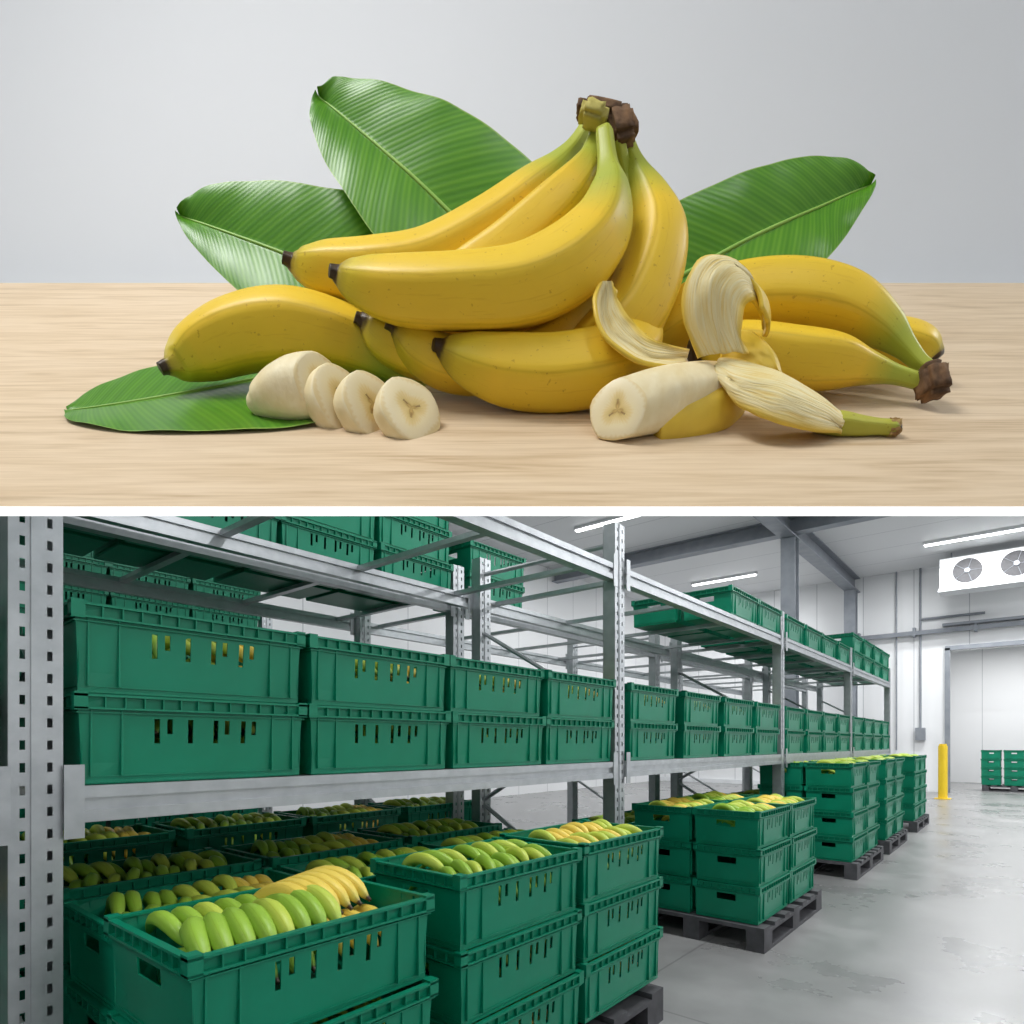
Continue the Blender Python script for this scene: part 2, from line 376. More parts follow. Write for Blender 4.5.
def axis_leaf(tip, d, prof):
    dx, dv = d; l = math.hypot(dx, dv); dx /= l; dv /= l
    out = []
    for a, lw, rw, yb in prof:
        mx, mv = tip[0]+dx*a, tip[1]+dv*a
        out.append((D(mx+dv*lw, mv-dx*lw, yb), D(mx, mv, yb), D(mx-dv*rw, mv+dx*rw, yb)))
    return out
leaf('banana_leaf', axis_leaf((320, 98), (.743, .669), [(-2, 2, 2, 0), (4, 16, 13, 0), (20, 31, 30, -2), (54, 49, 49, -4), (95, 66, 61, -6), (140, 80, 72, -6), (200, 88, 80, 0), (270, 88, 78, 10)]), 1.177, 110, 41, seed=1, cup=9)
leaf('banana_leaf', axis_leaf((182, 217), (.93, .37), [(-2, 2, 2, 0), (5, 16, 10, 0), (26, 34, 26, -2), (62, 51, 44, -4), (110, 65, 62, -6), (160, 77, 71, -4), (215, 78, 74, 4), (270, 60, 60, 10)]), 1.21, 130, 48.5, seed=4, cup=9)
leaf('banana_leaf', axis_leaf((869, 186), (-.905, .425), [(-2, 2, 2, 0), (5, 10, 14, 0), (25, 24, 32, -2), (55, 43, 46, -3), (90, 58, 53, -5), (140, 68, 58, -5), (195, 70, 60, 2), (260, 50, 46, 10)]), 1.21, 130, 48.5, seed=8, cup=9)
def Tp(x, y, h=1.5): return Vector((x, y, y+97+h))
leaf('banana_leaf', [(Tp(-450, 4), Tp(-449, 6), Tp(-450, 8)), (Tp(-426, -20), Tp(-422, 15), Tp(-446, 44, 6)), (Tp(-359, -38), Tp(-381, 33), Tp(-409, 81, 12)),
     (Tp(-274, -39), Tp(-322, 63), Tp(-350, 125, 12)), (Tp(-202, -30), Tp(-249, 107), Tp(-245, 160, 8)), (Tp(-112, 0), Tp(-138, 144), Tp(-143, 175, 5))], cup=2.5, wav=3, seed=12)

# banana bunch
B = []
B.append(banana('banana_1', [(285,262,-6,6),(290,263,-4,7),(294,264,-2,10),(303,266,0,17),(328,271,0,26),(375,275,-2,31),(430,265,0,32),(490,232,0,30),(540,194,-2,25),(566,167,-4,15),(580,148,-6,10),(592,128,-8,9)], 1.056, 35, 13))
B.append(banana('banana_2', [(430,292,0,10),(440,290,0,20),(470,276,0,25),(510,252,-2,27),(556,214,-6,25),(584,180,-8,17),(593,154,-8,10),(599,130,-8,8)], 1.02, 12, 5, rot=1.0))
B.append(banana('banana_3', [(333,280,-12,6),(337,280,-10,7),(341,281,-8,10),(350,284,-7,17),(370,291,-7,25),(405,300,-10,31),(460,304,-14,33.5),(520,299,-14,35.5),(567,275,-10,36),(598,238,-6,31),(609,197,-4,21),(607,166,-2,11),(604,132,0,9)], 0.968, -20, -7.5, rot=0.6))
B.append(banana('banana_4', [(540,384,0,10),(560,376,0,22),(595,356,0,33),(630,320,0,35),(650,276,0,34),(656,236,0,30),(648,200,0,21),(636,174,-4,11),(628,156,-4,9),(618,132,-8,9)], 1.016, 10, 4, rot=0.1))
B.append(banana('banana_5', [(435,352,-12,6),(439,352,-10,7),(443,353,-8,10),(452,356,-6,17),(472,363,-3,26),(507,371,0,33),(552,374,0,35),(600,367,0,35),(632,348,10,31),(648,300,36,22),(642,240,44,14),(632,170,24,8),(618,140,0,7)], 0.987, -8, -3, rot=0.9))
B.append(banana('banana_6', [(358,325,-12,5.5),(362,326,-10,6.5),(366,327,-8,10),(374,331,-4,17),(392,342,0,24),(430,352,4,26),(480,347,8,26),(540,320,10,23),(600,260,20,16),(625,190,12,10),(612,140,0,8)], 1.03, 19, 7))
B.append(banana('banana_7', [(389,332,-14,5.5),(393,333,-12,6.5),(397,334,-10,10),(405,338,-6,17),(421,349,0,24),(450,361,4,26),(490,361,8,25),(550,340,10,23),(610,270,20,16),(632,200,10,10),(616,142,0,8)], 1.01, 6, 2.5, rot=1.2))
B.append(lump('crown_bark', 620, 136, -8, 15, 18, 13, M_CROWN, 3, tilt=0.25))
B.append(lump('crown_cut', 592, 130, -14, 15, 9, 12, M_CUT, 7, tilt=-0.3))
B.append(lump('crown_top', 602, 121, -6, 28, 7, 14, M_CROWN, 11, tilt=-0.22))
group('banana_bunch', B)

banana('banana', [(168,377,-14,6),(172,374,-12,7),(176,371,-9,10),(183,364,-4,19),(202,350,0,29),(240,335,0,35),(290,328,0,36),(345,333,10,31),(395,348,24,24),(420,366,30,12)], 1.048, 30, 11)

Rb = []
Rb.append(banana('banana_1', [(640,338,20,10),(655,326,20,21),(690,308,10,28),(735,299,0,31),(790,299,-4,32),(840,310,-6,29),(876,331,-8,20),(898,353,-10,11),(912,370,-12,8),(926,382,-14,8)], 1.048, 30, 11, rot=0.8))
Rb.append(banana('banana_2', [(690,354,0,9),(705,350,0,20),(740,352,0,28),(790,359,0,30),(835,362,0,26),(868,368,0,16),(896,376,-2,9),(926,386,-4,8)], 1.02, 13, 5, rot=0.2))
Rb.append(banana('banana_3', [(938,359,0,7),(934,354,0,13),(921,347,0,21),(895,340,4,24),(850,337,10,24),(800,327,20,20)], 1.09, 60, 22))
Rb.append(lump('crown_bark', 922, 390, -14, 14, 18, 14, M_CROWN, 21, 1.03, 18, 7, tilt=0.2))
group('banana_bunch', Rb)

# ribbon for peel
def ribbon(bm, st, th=4.0, n=34, m=8, outer=1, inner=0, flip=1, wav=2.4):
    uvl = bm.loops.layers.uv.verify()
    CC = [tuple(s[0]) for s in st]; WW = [tuple(s[1]) for s in st]; BB = [tuple(s[2]) for s in st]
    G = []
    for i in range(n+1):
        t = i/n; c = Vector(catmull(CC, t)); w = Vector(catmull(WW, t)); b = Vector(catmull(BB, t))
        G.append([c + w*(j/m) + b*(1-(j/m)**2) + Vector((wav*.5, wav, wav))*noise.noise(Vector((t*7, j*.45, 1.7))) for j in range(-m, m+1)])
    N = []
    for i in range(n+1):
        row = []
        for j in range(2*m+1):
            a = G[min(i+1, n)][j]-G[max(i-1, 0)][j]; b = G[i][min(j+1, 2*m)]-G[i][max(j-1, 0)]
            nn = a.cross(b); row.append(nn.normalized() if nn.length > 1e-6 else Vector((0, -1, 0)))
        N.append(row)
    A = [[bm.verts.new(p) for p in row] for row in G]
    E = [[bm.verts.new(G[i][j]-N[i][j]*th*flip) for j in range(2*m+1)] for i in range(n+1)]
    for g, mi in ((A, inner), (E, outer)):
        for i in range(n):
            for j in range(2*m):
                f = bm.faces.new((g[i][j], g[i][j+1], g[i+1][j+1], g[i+1][j])); f.material_index = mi; f.smooth = True
                for l, (a, b) in zip(f.loops, ((i, j), (i, j+1), (i+1, j+1), (i+1, j))): l[uvl].uv = (a/n, b/(2*m))
    def side(a, b, c, d): bm.faces.new((a, b, c, d)).material_index = 1
    for i in range(n):
        side(A[i][0], A[i+1][0], E[i+1][0], E[i][0]); side(A[i][-1], A[i+1][-1], E[i+1][-1], E[i][-1])
    for j in range(2*m):
        side(A[0][j], A[0][j+1], E[0][j+1], E[0][j]); side(A[n][j], A[n][j+1], E[n][j+1], E[n][j])
def S3(x, v, y, wx, wv, wy, bx=0, bv=0, by=0): return (D(x, v, y), Vector((wx, wy, -wv)), Vector((bx, by, -bv)))

PO = []
bm = bmesh.new()
tube(bm, [(*D(617,412,-24),29),(*D(650,399,-12),30),(*D(690,383,4),30),(*D(725,370,18),28),(*D(750,360,26),20)], 44, 28, 0.03, mi=0, cap_mi=1, cap_dir=(0.42, 0.9, 0.12), capn=20)
PO.append(finish_set('flesh', bm, [M_FLESH, M_FACE], .908, -38, -21))
bm = bmesh.new()
tube(bm, [(*D(656,419,-2),20),(*D(676,411,2),25),(*D(702,400,10),28),(*D(728,387,16),27),(*D(750,376,26),18)], 26, 20, 0.03, mi=0)
PO.append(finish_set('peel_base', bm, [M_PEELOUT], .908, -38, -21))
bm = bmesh.new()
ribbon(bm, [S3(607,282,-10,5,0,0), S3(607,305,-14,12,-4,6,-3,2,8), S3(618,331,-16,14,-12,8,-4,4,9), S3(646,352,-14,7,-15,8,-1,4,8), S3(690,352,0,4,-12,6,0,2,4)], inner=0, outer=1)
ribbon(bm, [S3(722,356,-8,24,-2,0,0,0,-7), S3(708,336,-22,27,5,0,-2,0,-9), S3(706,314,-32,27,10,2,-4,-2,-11), S3(716,301,-34,26,14,6,-2,-4,-10), S3(735,297,-24,22,14,14,0,-4,-8), S3(752,301,-12,17,12,20,4,-3,-6), S3(763,312,-8,12,8,22,6,-2,-4), S3(764,325,-12,9,3,18,4,2,-2)], inner=1, outer=0)
ribbon(bm, [S3(720,368,-4,4,-14,8,-4,0,-5), S3(736,388,-14,-2,-30,12,-3,0,-12), S3(770,403,-18,4,-32,14,0,0,-17), S3(808,415,-14,4,-24,11,0,0,-13), S3(838,424,-8,1,-11,4,0,0,-7)], inner=1, outer=0, flip=-1)
ribbon(bm, [S3(728,338,4,4,-18,0,0,0,-5), S3(752,345,6,8,-22,0,0,0,-7), S3(772,360,4,8,-16,0,0,0,-6), S3(784,376,0,3,-6,0,0,0,-2)], inner=1, outer=1)
PO.append(finish_set('peel_flaps', bm, [M_PEELIN, M_PEELOUT], .925, -38, -17))
PO.append(banana('stem', [(899,430,-6,6),(893,428,-6,8),(880,427,-6,8),(860,426,-6,10),(840,424,-6,12),(822,422,-4,10),(805,418,0,6)], .925, -40, -17, mat=banana_mat('peel_stem_skin', (0.46,0.46,0.06), (1,.9,.6), (0.84,0.62,0.1), tip=.02)))
PO.append(lump('stem_end', 893, 428, -6, 8, 9, 8, M_TIP, 5, .925, -40, -17))
group('peeled_banana', PO)

# slices
def slice_(name, x, v, y, r, th, d, size, back, lift, pts=None):
    bm = bmesh.new()
    if pts:
        P = [(*D(*p[:3]), p[3]) for p in pts]
    else:
        c = D(x, v, y); dd = Vector(d).normalized()
        P = [(*(c+dd*th*k), r*q) for k, q in ((0, .95), (0.04, .98), (.15, 1.0), (.5, 1.02), (.85, 1.0), (.96, .98), (1, .95))]
    tube(bm, P, 22 if not pts else 36, 28, 0.02, mi=0, cap_mi=1, cap_end_mi=1 if not pts else None, cap_dir=d, capn=6 if not pts else 22)
    return finish_set(name, bm, [M_FLESH, M_FACE], size, back, lift)
slice_('banana_slice', 411, 408, 0, 33, 20, (-0.50, 0.84, -0.10), .927, -45, -17)
slice_('banana_slice', 372, 403, 6, 33, 20, (-0.66, 0.74, -0.05), .945, -38, -13)
slice_('banana_slice', 341, 396, 12, 34, 20, (-0.72, 0.66, -0.05), .955, -34, -10)
slice_('banana_slice', 0, 0, 0, 0, 0, (-0.75, 0.62, 0.05), .965, -28, -8, pts=[(322,387,4,30),(302,388,8,31),(280,391,12,27),(264,395,14,21),(254,398,16,15),(247,400,16,9),(244,401,16,3)])

def area(name, loc, target, sx, sy, power, col=(1, 1, 1)):
    ld = bpy.data.lights.new(name, 'AREA'); ld.shape = 'RECTANGLE'; ld.size = sx; ld.size_y = sy; ld.energy = power; ld.color = col
    o = bpy.data.objects.new(name, ld); link(o); o.location = loc
    o.rotation_euler = (Vector(target)-Vector(loc)).to_track_quat('-Z', 'Y').to_euler(); return o
Rm = Matrix.Rotation(YAW, 4, 'Z')
def SL(x, y, z): return SET_LOC + Rm @ Vector((x, y, z))
area('softbox_light', SL(-0.5, -0.45, 1.0), SL(0.08, 0.1, 0.15), 0.45, 0.45, 7.2, (1, .985, .96))

# ------------------------------------------------------------------ WAREHOUSE
CE = EYE+4.25
def room(name, x0, x1, y0, y1, z0, z1, m):
    bm = bmesh.new(); box(bm, x0, x1, y0, y1, z0, z1); return mesh_obj(name, bm, [m])
room('floor', -9.2, 6.2, -6.2, 24, -0.1, 0, M_FLOOR)
room('ceiling', -9.2, 6.2, -6.2, 18.2, CE, CE+0.1, M_CEIL)
room('wall_left', -9.2, -9, -6, 18, 0, CE, M_WALLY)
room('wall_right', 6, 6.2, -6, 18, 0, CE, M_WALLY)
room('wall_front', -9, 6, -6.2, -6, 0, CE, M_WALLX)
bm = bmesh.new(); DX0, DX1, DZ = -1.5, 2.2, 3.38
box(bm, -9, DX0, 18, 18.2, 0, CE); box(bm, DX1, 6, 18, 18.2, 0, CE); box(bm, DX0, DX1, 18, 18.2, DZ, CE)
mesh_obj('wall_back', bm, [M_WALLX])
bm = bmesh.new()
box(bm, -4.2, -4.0, 18.2, 23, 0, 4.0); box(bm, 4.0, 4.2, 18.2, 23, 0, 4.0); box(bm, -4.2, 4.2, 23, 23.2, 0, 4.0)
mesh_obj('wall_annex', bm, [M_WALLX])
room('ceiling_annex', -4.2, 4.2, 18.2, 23.2, 4.0, 4.1, M_CEIL)
bm = bmesh.new()
box(bm, DX0-.06, DX0+.04, 17.9, 18.0, 0, DZ+.05); box(bm, DX1-.04, DX1+.06, 17.9, 18.0, 0, DZ+.05); box(bm, DX0-.06, DX1+.06, 17.9, 18.0, DZ, DZ+.1)
mesh_obj('trim_1', bm, [M_STEEL])
bm = bmesh.new(); box(bm, -3.6, 3.4, 17.82, 17.9, DZ+.42, DZ+.52); box(bm, -1.6, 3.0, 17.75, 17.95, DZ+.56, DZ+.62)
for x in (-3.4, -2.2, -1, .2, 1.4, 2.6): box(bm, x, x+.06, 17.8, 18, DZ+.38, DZ+.6)
mesh_obj('door_rail', bm, [M_STEEL])
bm = bmesh.new(); box(bm, -9, -1.9, 17.95, 18, 0, .12, 0); mesh_obj('baseboard_back', bm, [M_UNIT])

def ibeam_col(name, x, y, z1, w=0.26):
    bm = bmesh.new(); h = w/2
    box(bm, x-h, x+h, y-h, y-h+.02, 0, z1); box(bm, x-h, x+h, y+h-.02, y+h, 0, z1); box(bm, x-.012, x+.012, y-h+.02, y+h-.02, 0, z1)
    box(bm, x-h-.06, x+h+.06, y-h-.06, y+h+.06, 0, .02)
    return mesh_obj(name, bm, [M_STEEL])
ibeam_col('steel_column', -3.5, 12.4, CE-.38); ibeam_col('steel_column', -3.5, 17.6, CE-.38)
bm = bmesh.new()
box(bm, -3.64, -3.36, -6, 18, CE-.38, CE-.355); box(bm, -3.64, -3.36, -6, 18, CE-.025, CE); box(bm, -3.515, -3.485, -6, 18, CE-.355, CE-.025)
mesh_obj('ceiling_girder', bm, [M_STEEL])
bm = bmesh.new()
box(bm, -9, 6, 12.28, 12.52, CE-.30, CE-.28); box(bm, -9, 6, 12.28, 12.52, CE-.02, CE); box(bm, -9, 6, 12.39, 12.41, CE-.28, CE-.02)
mesh_obj('ceiling_girder', bm, [M_STEEL])

def lamp(x0, x1, y, pw):
    bm = bmesh.new(); box(bm, x0, x1, y-.06, y+.06, CE-.06, CE-.0, 0); box(bm, x0+.03, x1-.03, y-.045, y+.045, CE-.085, CE-.06, 1)
    o = mesh_obj('ceiling_strip_light', bm, [M_UNIT, M_LAMP])
    l = area('lamp_glow', ((x0+x1)/2, y, CE-.10), ((x0+x1)/2, y, 0), x1-x0, .12, pw, (0.98, .99, 1.0))
    l.parent = o
for y, k in ((-2.5, .38), (3.6, .78), (10.2, 1.0), (15.7, 1.1)):
    for x0, x1 in ((-6.9, -5.2), (-1.75, 0.2), (3.0, 4.8)):
        lamp(x0, x1, y, (180 if x0 > -3 else 100)*k)
a = area('annex_lamp', (0, 20.6, 3.9), (0, 20.6, 0), 2.5, .5, 160)

bm = bmesh.new(); ex0, ex1, ey = -1.55, .9, 16.7
box(bm, ex0, ex1, ey, ey+.55, EYE+3.42, EYE+4.08, 0)
box(bm, ex0-.03, ex1+.03, ey-.02, ey+.57, EYE+3.36, EYE+3.42, 0)
for cx in (-1.05, -.22, .5):
    for rr, dy, mi in ((.29, .03, 0), (.265, .034, 1)):
        R = [bm.verts.new((cx+rr*math.cos(a*math.pi/16), ey-dy, EYE+3.75+rr*math.sin(a*math.pi/16))) for a in range(32)]
        R2 = [bm.verts.new((v.co.x, ey+.01, v.co.z)) for v in R]
        bm.faces.new(R).material_index = mi
        for a in range(32): bm.faces.new((R[a], R[(a+1) % 32], R2[(a+1) % 32], R2[a])).material_index = 0
    for a in range(5):
        an = a*math.pi*2/5
        bar(bm, (cx, ey-.04, EYE+3.75), (cx+.25*math.cos(an), ey-.04, EYE+3.75+.25*math.sin(an)), .004, 2, 6)
    bar(bm, (cx, ey-.07, EYE+3.75), (cx, ey-.03, EYE+3.75), .05, 2, 12)
for x in (ex0+.2, ex1-.2): bar(bm, (x, ey+.25, EYE+4.05), (x, ey+.25, CE), .015, 2)
mesh_obj('evaporator_unit', bm, [M_UNIT, M_DARK, M_STEEL])
bm = bmesh.new()
bar(bm, (-2.05, 17.93, 1.4), (-2.05, 17.93, CE), .025); bar(bm, (-2.55, 17.93, 1.0), (-2.55, 17.93, CE), .018)
bar(bm, (-2.05, 17.93, EYE+3.0), (-.8, 17.93, EYE+3.0), .03); box(bm, -2.15, -1.95, 17.85, 18, 1.25, 1.55)
mesh_obj('wall_pipes', bm, [M_STEEL], smooth=False)
bm = bmesh.new(); bar(bm, (-1.42, 15.9, 0), (-1.42, 15.9, 1.12), .085, 0, 20); bar(bm, (-1.42, 15.9, 1.12), (-1.42, 15.9, 1.16), .07, 0, 20); box(bm, -1.56, -1.28, 15.76, 16.04, 0, .015, 0)
mesh_obj('safety_bollard', bm, [M_YEL])

def grid(bm, P, us, ws, hole, mi=0):
    V = {}
    def g(i, j):
        if (i, j) not in V: V[(i, j)] = bm.verts.new(P(us[i], ws[j]))
        return V[(i, j)]
    fs = []
    for i in range(len(us)-1):
        for j in range(len(ws)-1):
            if hole(i, j): continue
            f = bm.faces.new((g(i, j), g(i+1, j), g(i+1, j+1), g(i, j+1))); f.material_index = mi; fs.append(f)
    return fs

# crate mesh (long axis Y)
CL, CW, CH = 0.6, 0.4, 0.215
def make_crate():
    bm = bmesh.new()
    hw = lambda z: CW/2-.010-.011*(1-z/CH); hl = lambda z: CL/2-.010-.011*(1-z/CH)
    cs = [-.115, -.085, -.035, .03, .06, .105, .135]
    us = [-1.0]
    for c in cs: us += [(c-.0065)/.28, (c+.0065)/.28]
    us.append(1.0)
    ws = [0.0, .098, .122, .160, CH]
    short = (1, 4, 6)
    for s in (1, -1):
        grid(bm, lambda u, w, s=s: (s*hw(w), u*hl(w), w), us, ws, lambda i, j: i % 2 == 1 and (j == 2 or (j == 1 and (i//2) not in short)))
    us2 = [-1, -.3, .3, 1]; ws2 = [0, .12, .158, CH]
    for s in (1, -1):
        grid(bm, lambda u, w, s=s: (u*hw(w), s*hl(w), w), us2, ws2, lambda i, j: (i == 1 and j == 1))
    grid(bm, lambda u, w: (u*hw(0), w*hl(0), 0.0), [-1, 1], [-1, 1], lambda i, j: False)
    bmesh.ops.remove_doubles(bm, verts=bm.verts[:], dist=1e-4)
    bmesh.ops.recalc_face_normals(bm, faces=bm.faces[:])
    bmesh.ops.solidify(bm, geom=bm.faces[:], thickness=.004)
    def ring(z0, z1, o, t):
        X = CW/2-.012+o; Y = CL/2-.012+o
        box(bm, X-t, X, -Y, Y, z0, z1); box(bm, -X, -X+t, -Y, Y, z0, z1)
        box(bm, -X+t, X-t, Y-t, Y, z0, z1); box(bm, -X+t, X-t, -Y, -Y+t, z0, z1)
    ring(CH-.006, CH, .012, .016); ring(CH-.036, CH-.031, .012, .014); ring(.002, .010, -.006, .006)
    ring(.170, .173, .006, .010); ring(.018, .021, -.004, .006)
    X = CW/2; Y = CL/2
    k = -Y+.02
    while k < Y-.01:
        for s in (1, -1): box(bm, min(s*(X-.001), s*(X-.014)), max(s*(X-.001), s*(X-.014)), k, k+.003, CH-.032, CH-.004)
        k += .043
    k = -X+.02
    while k < X-.01:
        for s in (1, -1): box(bm, k, k+.003, min(s*(Y-.001), s*(Y-.014)), max(s*(Y-.001), s*(Y-.014)), CH-.032, CH-.004)
        k += .045
    for sx in (1, -1):
        for sy in (1, -1):
            box(bm, sx*(X-.014)-.014, sx*(X-.014)+.014, sy*(Y-.014)-.014, sy*(Y-.014)+.014, CH-.038, CH+.005)
    for s in (1, -1):
        for y in (-.265, -.20, .19, .255):
            box(bm, min(s*(X-.022), s*(X-.009)), max(s*(X-.022), s*(X-.009)), y, y+.005, .02, CH-.03)
    o = mesh_obj('crate_proto', bm, [M_CRATE]); me = o.data; me.name = 'crate_mesh'; bpy.data.objects.remove(o); return me
CR = make_crate()

# one loose banana: (distance along, height, radius); tip first
FORM = ((0, -.012, .0045), (.008, -.006, .0055), (.016, 0, .0095), (.038, .018, .0175), (.075, .036, .0212), (.115, .043, .0218), (.155, .034, .0195), (.185, .014, .0145), (.205, -.004, .0088), (.225, -.020, .0066), (.238, -.03, .0064))
def loose(bm, x, y, z, yaw, k=1.0, lean=0.0, mi=0, hk=1.0, seg=12):
    P = []
    for s, h, r in FORM:
        s *= k; h = h*k*hk; ly = lean*h
        P.append((x-s*math.cos(yaw)-ly*math.sin(yaw), y-s*math.sin(yaw)+ly*math.cos(yaw), z+h, r*k))
    tube(bm, P, 26, seg, 0.05, mi=mi)
def close_pile(bm):
    me = bpy.data.meshes.new('banana_pile'); bmesh.ops.recalc_face_normals(bm, faces=bm.faces[:]); bm.to_mesh(me); bm.free()
    for m in (M_BANG, M_BANM, M_BANY): me.materials.append(m)
    return me
def make_pile(seed, kinds):
    rnd = random.Random(seed); bm = bmesh.new()
    for layer in (0, 1):
        for row in (0, 1):
            n = 10
            base = rnd.uniform(-.3, .3)
            for i in range(n):
                y = -.215+.43*i/(n-1)+rnd.uniform(-.008, .008)
                if i % 4 == 0: base = rnd.uniform(-.35, .35)
                yaw = base+rnd.uniform(-.10, .10)
                z = (.105 if layer == 0 else .165)+rnd.uniform(-.008, .012)+.018*row
                cx = (.060 if row == 0 else -.055)+rnd.uniform(-.010, .010)
                if rnd.random() < .3: yaw += math.pi
                loose(bm, cx+.1*math.cos(yaw), y+.1*math.sin(yaw), z, yaw, .84, rnd.uniform(-.5, .5), kinds(y, row, rnd), seg=10)
    return close_pile(bm)
def hero_pile():
    rnd = random.Random(9); bm = bmesh.new()
    for i in range(11):
        loose(bm, .145, -.225+.045*i, .105, rnd.uniform(-.1, .1), 1.1, 0, 0 if i < 7 else 2)
    for i in range(8):          # green hand
        y = -.235+.046*i
        loose(bm, .150-.006*abs(i-3), y, .160+.003*i, -.42+.085*i, 1.14, -.55+.12*i, 0 if i not in (4, 7) else 1, seg=20)
    for i in range(6):          # ripe hand lying further back
        y = .055+.038*i
        loose(bm, .085-.012*i, y, .190+.002*i, .30+.05*i, 1.14, .25, 2, seg=20)
    for i in range(5):
        loose(bm, -.02, -.21+.05*i, .172, .05, .9, -.2, 0 if i != 2 else 1, seg=16)
    return close_pile(bm)
PG = make_pile(1, lambda y, r, q: 0 if q.random() < .75 else 1)
PM = hero_pile()
PX = make_pile(6, lambda y, r, q: (0 if y < -.05 else 1) if y < .08 else 2)
PY = make_pile(3, lambda y, r, q: 2 if q.random() < .6 else 1)

def make_pallet(L, Wd):
    bm = bmesh.new(); h = .14
    n = 7
    for i in range(n):
        y = -L/2+i*(L-.1)/(n-1); box(bm, -Wd/2, Wd/2, y, y+.1, h-.022, h)
    for x in (-Wd/2, -.05, Wd/2-.1):
        box(bm, x, x+.1, -L/2, L/2, h-.04, h-.022); box(bm, x, x+.1, -L/2, L/2, 0, .02)
        for y in (-L/2, -.07, L/2-.14): box(bm, x, x+.1, y, y+.14, .02, h-.04)
    me = bpy.data.meshes.new('pallet'); bmesh.ops.recalc_face_normals(bm, faces=bm.faces[:]); bm.to_mesh(me); bm.free(); me.materials.append(M_PALLET); return me
PL12 = make_pallet(1.24, .86); PL6 = make_pallet(1.94, .40)

rnd = random.Random(5)
def stack(xc, yc, n, z0, top=None, fill=True, parent=None, j=0.006, sx=1.0, sy=1.0):
    e = parent or empty('plastic_crate_stack', (xc, yc, z0))
    base = Vector((xc, yc, z0)) - e.location
    for k in range(n):
        o = inst('crate', CR, base+Vector((rnd.uniform(-j, j), rnd.uniform(-j, j), k*CH)), e, rnd.uniform(-.008, .008)); o.scale = (sx, sy, 1)
        if k < n-1 and fill: inst('bananas', PG if k % 2 else PX, base+Vector((0, 0, k*CH-.042)), e)
    if top: inst('bananas', top, base+Vector((0, 0, (n-1)*CH)), e)
    return e

e = empty('pallet_of_crates', (-1.39, 1.45, 0))
inst('pallet', PL6, (-.01, .02, 0), e)
stack(-1.385, .79, 3, .141, PM, parent=e, sx=1.08, sy=1.02)
stack(-1.40, 1.52, 3, .165, PG, parent=e)
stack(-1.40, 2.14, 3, .175, PY, parent=e)
for i, y in enumerate((.81, 1.45, 2.10)):
    stack(-1.84, y, 3, .10, (PX, PG, PG)[i % 3], fill=False)
for i, y in enumerate((-.5, .14, .81, 1.45, 2.10)): stack(-2.28, y, 3, .12, (PG, PX)[i % 2], fill=False)
for i, y in enumerate((.2, .85, 1.5, 2.15, 2.8)): stack(-3.12, y, 3, .14, (PG, PX)[i % 2], fill=False)
for y0, n in ((3.58, 3), (6.0, 4), (7.6, 4), (9.7, 4)):
    e = empty('pallet_of_crates', (-1.57, y0+.6, 0)); inst('pallet', PL12, (0, 0, 0), e)
    for a in (0, 1):
        for b in (0, 1):
            stack(-1.37-.41*b, y0+.3+.61*a, n, .141, (PX, PY, PX)[(a+b) % 3] if n == 3 else PG, fill=False, parent=e)
    for a in (0, 1): stack(-2.25, y0+.3+.61*a, 3, .0, PG, fill=False)
UPY = [-2.4, .38, 2.94, 5.81, 8.58, 11.34]
ZL, ZU = EYE-.10, EYE+.95
def upright(bm, x, y, z1, s):
    w = .1; xs = [0, .020, .030, .070, .080, .1]; n = int(z1/.05)
    zs = [0.0]
    for k in range(n): zs += [k*.05+.015, k*.05+.036]
    zs.append(z1)
    zs = sorted(set(zs)); ho = lambda i, j: i in (1, 3) and j % 2 == 1
    grid(bm, lambda u, v: (x, y-.05+u, v), xs, zs, ho)
    box(bm, x-.07, x-.002, y-.05, y-.047, 0, z1); box(bm, x-.07, x-.002, y+.047, y+.05, 0, z1)
    box(bm, x-.075, x-.072, y-.05, y-.02, 0, z1); box(bm, x-.075, x-.072, y+.02, y+.05, 0, z1)
    box(bm, x-.11, x+.03, y-.08, y+.08, 0, .008)
    box(bm, x, x+.004, y-.010, y+.010, 0, z1)
def rack(x0, x1, name, ups, deck=8):
    H = 2.36; bm = bmesh.new()
    for y in ups:
        upright(bm, x0, y, H, 1); upright(bm, x1+.07, y, H, 1)
        z = .25; k = 0
        while z+.55 < H:
            a, b = (x0-.04, x1+.03)
            if k % 2: a, b = b, a
            bar(bm, (a, y, z), (b, y, z+.55), .014, 0, 6); z += .55; k += 1
        bar(bm, (x0-.04, y, .2), (x1+.03, y, .2), .014, 0, 6); bar(bm, (x0-.04, y, H-.1), (x1+.03, y, H-.1), .014, 0, 6)
    for i in range(len(ups)-1):
        a, b = ups[i]+.052, ups[i+1]-.052
        for zt in (ZL, ZU):
            for xx in (x0, x1):
                o = .012 if xx == x0 else -.0
                box(bm, xx-.045, xx+o, a, b, zt-.028, zt); box(bm, xx-.045, xx+o-.012, a, b, zt-.058, zt-.028); box(bm, xx-.045, xx+o, a, b, zt-.085, zt-.058)
                for yy in (a-.004, b-.036): box(bm, xx+o, xx+o+.004, yy, yy+.04, zt-.12, zt+.05)
            n = deck if zt == ZL else 4
            for k in range(n):
                yy = a+.12+(b-a-.28)*k/(n-1); box(bm, x1, x0-.045, yy, yy+.04, zt-.03, zt-.006)
    return mesh_obj(name, bm, [M_GALV])
rack(-1.70, -2.75, 'pallet_rack', UPY); rack(-2.92, -4.0, 'pallet_rack', UPY); rack(-5.4, -6.5, 'pallet_rack', UPY[:3])  # third rack is added at the rear to block light from behind

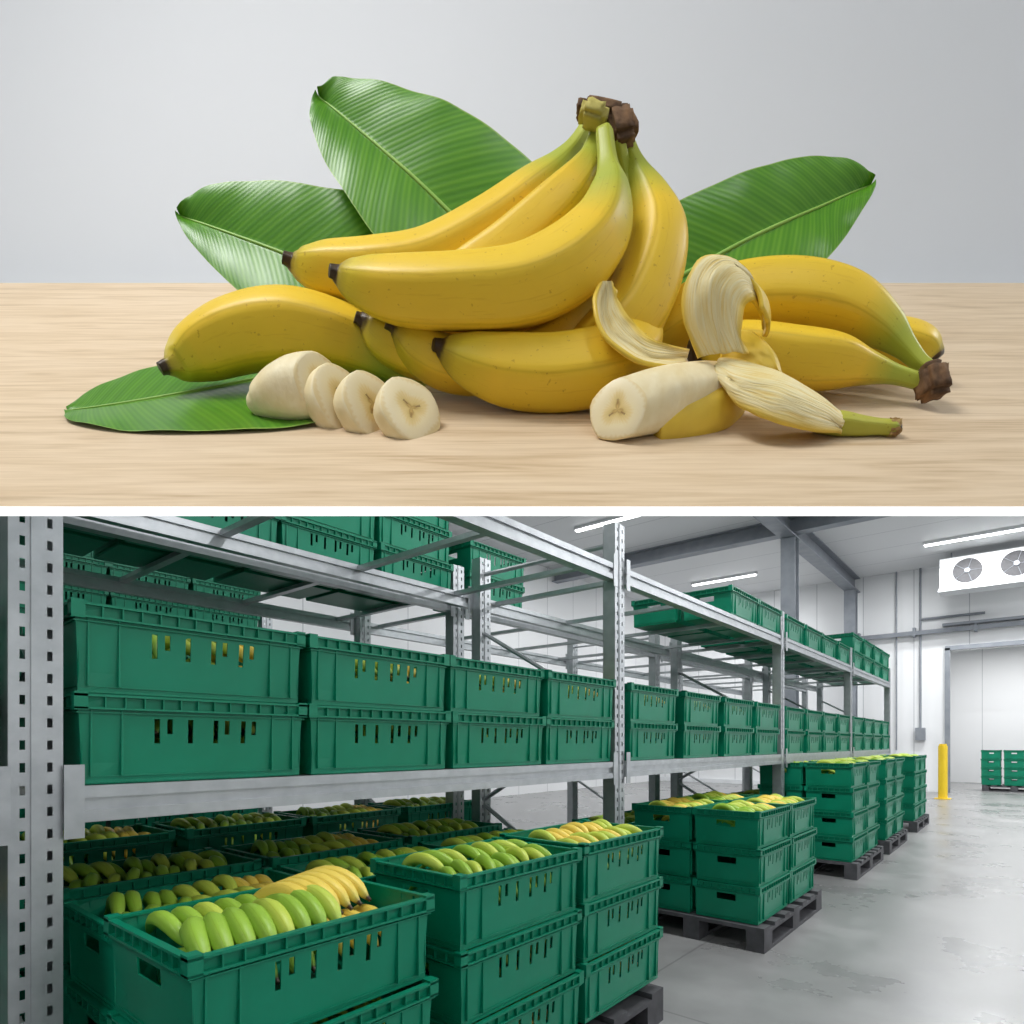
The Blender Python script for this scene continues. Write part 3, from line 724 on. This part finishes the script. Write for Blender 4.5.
def shelf_row(xc, ys, n, z, fill=None, skip=0):
    e = empty('plastic_crate_row', (xc, ys[0], z))
    for y in ys:
        for k in range(n):
            inst('crate', CR, Vector((rnd.uniform(-.006, .006), y-ys[0]+rnd.uniform(-.005, .005), k*CH+.001)), e, rnd.uniform(-.01, .01))
            if fill: inst('bananas', fill[k % len(fill)], Vector((0, y-ys[0], k*CH-.042)), e)
    return e
def bay(i, n=4):
    a, b = UPY[i]+.06, UPY[i+1]-.06; p = (b-a)/n
    return [a+p*(k+.5) for k in range(n)]
for i in range(5):
    shelf_row(-1.89, bay(i), 2, ZL, [PG, PX] if i in (1, 2) else None)
    if i < 4: shelf_row(-2.33, bay(i), 2, ZL)
    shelf_row(-3.11, bay(i), 3 if i < 2 else 2, ZL)
shelf_row(-1.89, [4.85, 5.46], 1, ZU); shelf_row(-2.33, [4.85, 5.46], 1, ZU)
for i in (3, 4): shelf_row(-1.89, bay(i), 1 if i == 3 else 2, ZU); shelf_row(-2.33, bay(i), 2, ZU)
for i in (0, 1): shelf_row(-3.11, bay(i), 3, ZU); shelf_row(-3.53, bay(i), 3, ZU)
shelf_row(-3.11, bay(2)[:1], 2, ZU)
for i in (0, 1):  # crates filling the added rear rack so it blocks light
    for x in (-5.6, -6.05): shelf_row(x, bay(i), 3, ZL); shelf_row(x, bay(i), 3, ZU)
    for y in bay(i): stack(-5.6, y, 4, .0, PG, fill=False)
for x in (-.75, -.3, .15): stack(x, 19.6, 4, 0.14, None, fill=False)
e = empty('pallet', (-.3, 19.6, 0)); inst('deck', PL12, (0, 0, 0), e, rot=math.pi/2)
e = empty('pallet', (-2.6, 16.9, 0))
for k in range(3): inst('deck', PL12, (0, 0, k*.141), e, rot=math.pi/2)

w = bpy.data.worlds.new('World'); sc.world = w; w.use_nodes = True
w.node_tree.nodes['Background'].inputs[0].default_value = (0.8, 0.85, 0.9, 1); w.node_tree.nodes['Background'].inputs[1].default_value = 0.3
cd = bpy.data.cameras.new('camera'); cam = bpy.data.objects.new('camera', cd); link(cam)
cam.location = (0, 0, EYE); cam.rotation_euler = (math.radians(90), 0, YAW)
cd.sensor_width = 36; cd.lens = 620/1024*36; cd.shift_y = 231/1024; cd.clip_start = 0.02; cd.clip_end = 100
sc.camera = cam
